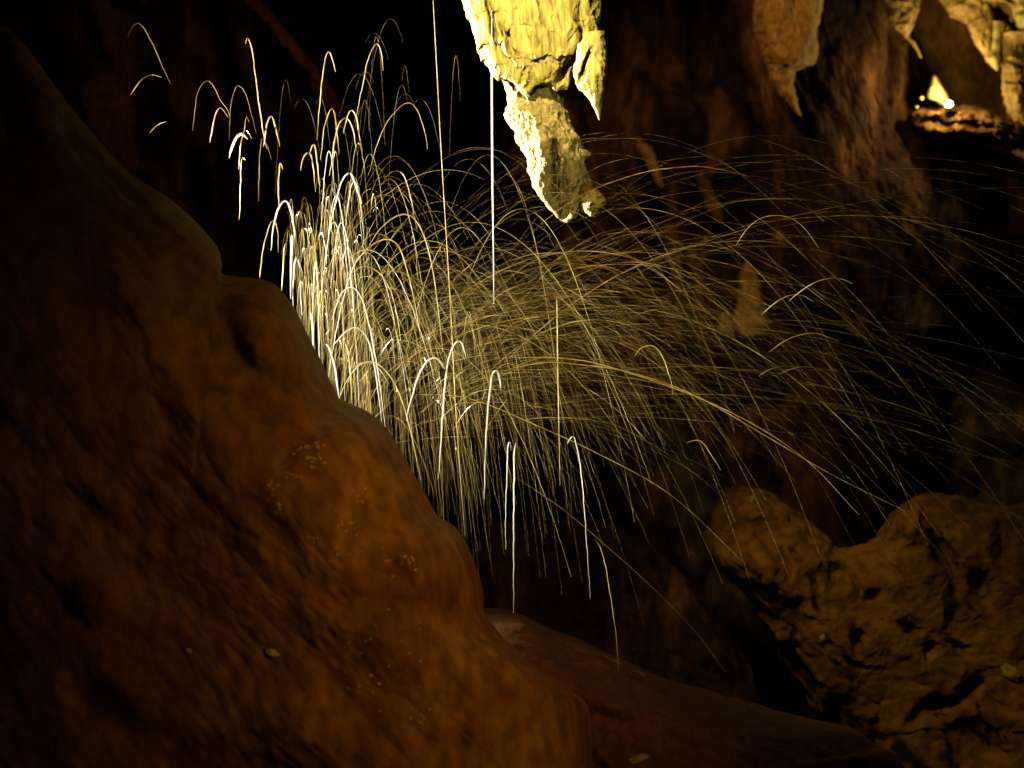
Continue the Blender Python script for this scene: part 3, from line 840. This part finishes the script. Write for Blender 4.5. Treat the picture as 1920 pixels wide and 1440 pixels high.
# steep threads falling as a curtain beside the mound
for i in range(200):
    x0 = random.gauss(640, 40)
    xa = random.triangular(640, 1130, 800)
    ya = random.uniform(480, 840) + .10 * (xa - 700)
    dx = (xa - x0) * random.uniform(.35, .8)
    H = random.uniform(150, 420)
    u0 = random.uniform(-.25, .55)
    u1 = u0 + random.uniform(.5, 1.5)
    if random.random() < .35:
        u1 += .4
    u1 = min(u1, math.sqrt(max(.3, (random.uniform(760, 1120) - ya) / H)))
    if u1 < u0 + .2:
        continue
    W, x, y = arc(xa, ya, dx * .5, H, u0, u1, random.uniform(5.65, 6.3), random.uniform(-.15, .15), wob=.5, n=44)
    r = (.12 + .5 * random.random() ** 4) * WS * taper(len(W), .2, .5, .15) * fade_y(y, 760, 1150)
    add(W, r, random.choice([0, 1, 1, 2, 2, 3]))
# thin tangle under the left cluster
for i in range(150):
    ya = random.uniform(330, 760)
    xa = max(535, 530 + (ya + 20 - 520) / 1.75) + random.gammavariate(1.6, 42)
    if xa < 530 or ya > 520 + max(0, (xa - 530)) * 1.75 - 20:
        continue
    W, x, y = arc(xa, ya, random.uniform(6, 26), random.uniform(120, 300), -random.uniform(.1, .8), random.uniform(.4, 1.2), random.uniform(5.65, 6.2), random.uniform(-.1, .1), wob=.6, n=36)
    add(W, (.2 + .6 * random.random() ** 4) * WS * taper(len(W), .2, .4, .2), random.choice([0, 1, 1, 2, 0]))
# very faint wide arcs far above
for i in range(46):
    x0 = random.gauss(700, 60)
    xa = random.uniform(800, 1750)
    ya = random.uniform(230, 470)
    W, x, y = arc(xa, ya, xa - x0, random.uniform(360, 560), -random.uniform(.3, .8), random.uniform(.1, .9), random.uniform(5.8, 6.5), random.uniform(-.3, .3), n=70)
    add(W, .42 * WS * taper(len(W), .4, .4, .15), random.choice([1, 3, 3]))
for i in range(16):
    xa = random.uniform(520, 860)
    ya = random.uniform(0, 240)
    W, x, y = arc(xa, ya, random.uniform(14, 60), random.uniform(160, 320), -random.uniform(.2, .9), random.uniform(.3, 1), random.uniform(5.8, 6.3), 0, wob=.4, n=50)
    add(W, .3 * WS * taper(len(W), .4, .4, .15), 3)

sp = link('water_spray', np.vstack(VV), np.vstack(FF), M['w_gold'], None, False)
for k in ('w_amber', 'w_olive', 'w_grey'):
    sp.data.materials.append(M[k])
sp.data.polygons.foreach_set('material_index', MI)
tag(sp, 'dense golden fan of very fine spray arching to the right over the dark cave', 'spray', None, 'stuff')

# ------------------------------------------------------------------ small stones, painted highlights and glint beads lying on the rocks
from mathutils.bvhtree import BVHTree


def tree_of(o):
    me = o.data
    return BVHTree.FromPolygons([o.location + v.co for v in me.vertices], [tuple(p.vertices) for p in me.polygons])


trees = {k: tree_of(o) for k, o in (('slope', slope), ('boulder', boulder), ('ledge', ledge))}


def hit(k, x, y):
    d = P(x, y, 1).normalized()
    r = trees[k].ray_cast(Vector((0, 0, 0)), d)
    return r[0], r[1]


def chip(k, x, y, rx, ry, ang, mat, label):
    p, nrm = hit(k, x, y)
    if p is None:
        return
    s = K * p.y
    n1, n2 = 22, 12
    a = np.linspace(0, 2 * math.pi, n1, endpoint=False)
    V = []
    for j in range(n2):
        t = -math.pi / 2 + math.pi * j / (n2 - 1)
        for q in a:
            V.append((math.cos(t) * math.cos(q), math.sin(t), math.cos(t) * math.sin(q)))
    V = np.array(V)
    V *= (1 + .35 * fbm(V * 1.6 + x, 4, 7))[:, None]
    V *= np.array([rx * s, min(rx, ry) * s * .9, ry * s])
    c, d = math.cos(math.radians(ang)), math.sin(math.radians(ang))
    V = np.stack([V[:, 0] * c + V[:, 2] * d, V[:, 1], -V[:, 0] * d + V[:, 2] * c], 1) + np.array(p + nrm * min(rx, ry) * s * .25)
    F = grid_faces(n2, n1).tolist()
    tag(link('stone_or_highlight', V, F, mat), label, 'stone')


chip('slope', 353, 1220, 6, 4, 30, M['pale'], 'tiny pinkish stone chip on the dark lower left slope')
chip('slope', 512, 1224, 13, 7, 35, M['pale'], 'small orange stone chip on the slope, right of the tiny pinkish one')
chip('ledge', 1195, 1424, 22, 8, -15, M['pale'], 'small golden stone chip lying on the reddish ledge at the bottom edge')
chip('ledge', 1150, 1240, 16, 4, 28, M['amber'], 'flat golden painted wet highlight near the crest of the reddish ledge, the upper left one')  # this solid and the next stand in for wet highlights on the ledge
chip('ledge', 1196, 1262, 14, 4, 24, M['amber'], 'flat golden painted wet highlight on the crest of the reddish ledge, the lower right one')
chip('boulder', 1411, 939, 7, 9, 0, M['pale'], 'bright yellow stone chip on the upper left point of the pitted boulder')
chip('boulder', 1542, 1197, 6, 8, 0, M['pale'], 'small yellow stone chip on the middle of the pitted boulder beside dark holes')
chip('boulder', 1895, 1262, 26, 12, 35, M['pale'], 'largest yellow stone chip at the right edge of the pitted boulder')
m, nt, bb = nodes('wet_bead_glint')
bb.inputs['Base Color'].default_value = (.85, .66, .28, 1)  # pale yellow base colour so the beads read as wet sparkles
bb.inputs['Roughness'].default_value = .12
bb.inputs['Specular IOR Level'].default_value = .9
BV, BF, bo = [], [], 0
spots = [(572, 838, 26, 9, 26), (592, 862, 10, 14, 16), (548, 890, 20, 6, 10), (508, 916, 10, 14, 10), (520, 950, 6, 14, 6), (672, 930, 14, 16, 9), (655, 985, 26, 16, 14), (590, 1012, 12, 8, 6),
         (740, 1050, 30, 12, 12), (735, 1085, 8, 6, 5), (690, 1280, 30, 24, 12), (660, 1210, 20, 20, 6), (770, 1340, 40, 30, 10), (640, 1040, 20, 12, 6), (735, 1200, 60, 60, 10)]
for (sx, sy, wx, wy, cnt) in spots:
    for _ in range(cnt):
        x, y = random.gauss(sx, wx * .6), random.gauss(sy, wy * .6)
        p, nrm = hit('slope', x, y)
        if p is None:
            continue
        r_ = random.uniform(.8, 2.4) * K * p.y
        a = np.linspace(0, 2 * math.pi, 10, endpoint=False)
        V = []
        for j in range(7):
            t = -math.pi / 2 + math.pi * j / 6
            for q in a:
                V.append((math.cos(t) * math.cos(q), math.sin(t), math.cos(t) * math.sin(q)))
        V = np.array(V) * r_ * np.array([random.uniform(.8, 1.8), .7, 1]) + np.array(p)
        BV.append(V)
        BF.append(grid_faces(7, 10) + bo)
        bo += len(V)
o = link('glint_beads', np.vstack(BV), np.vstack(BF), m, slope)
o['kind'] = 'stuff'
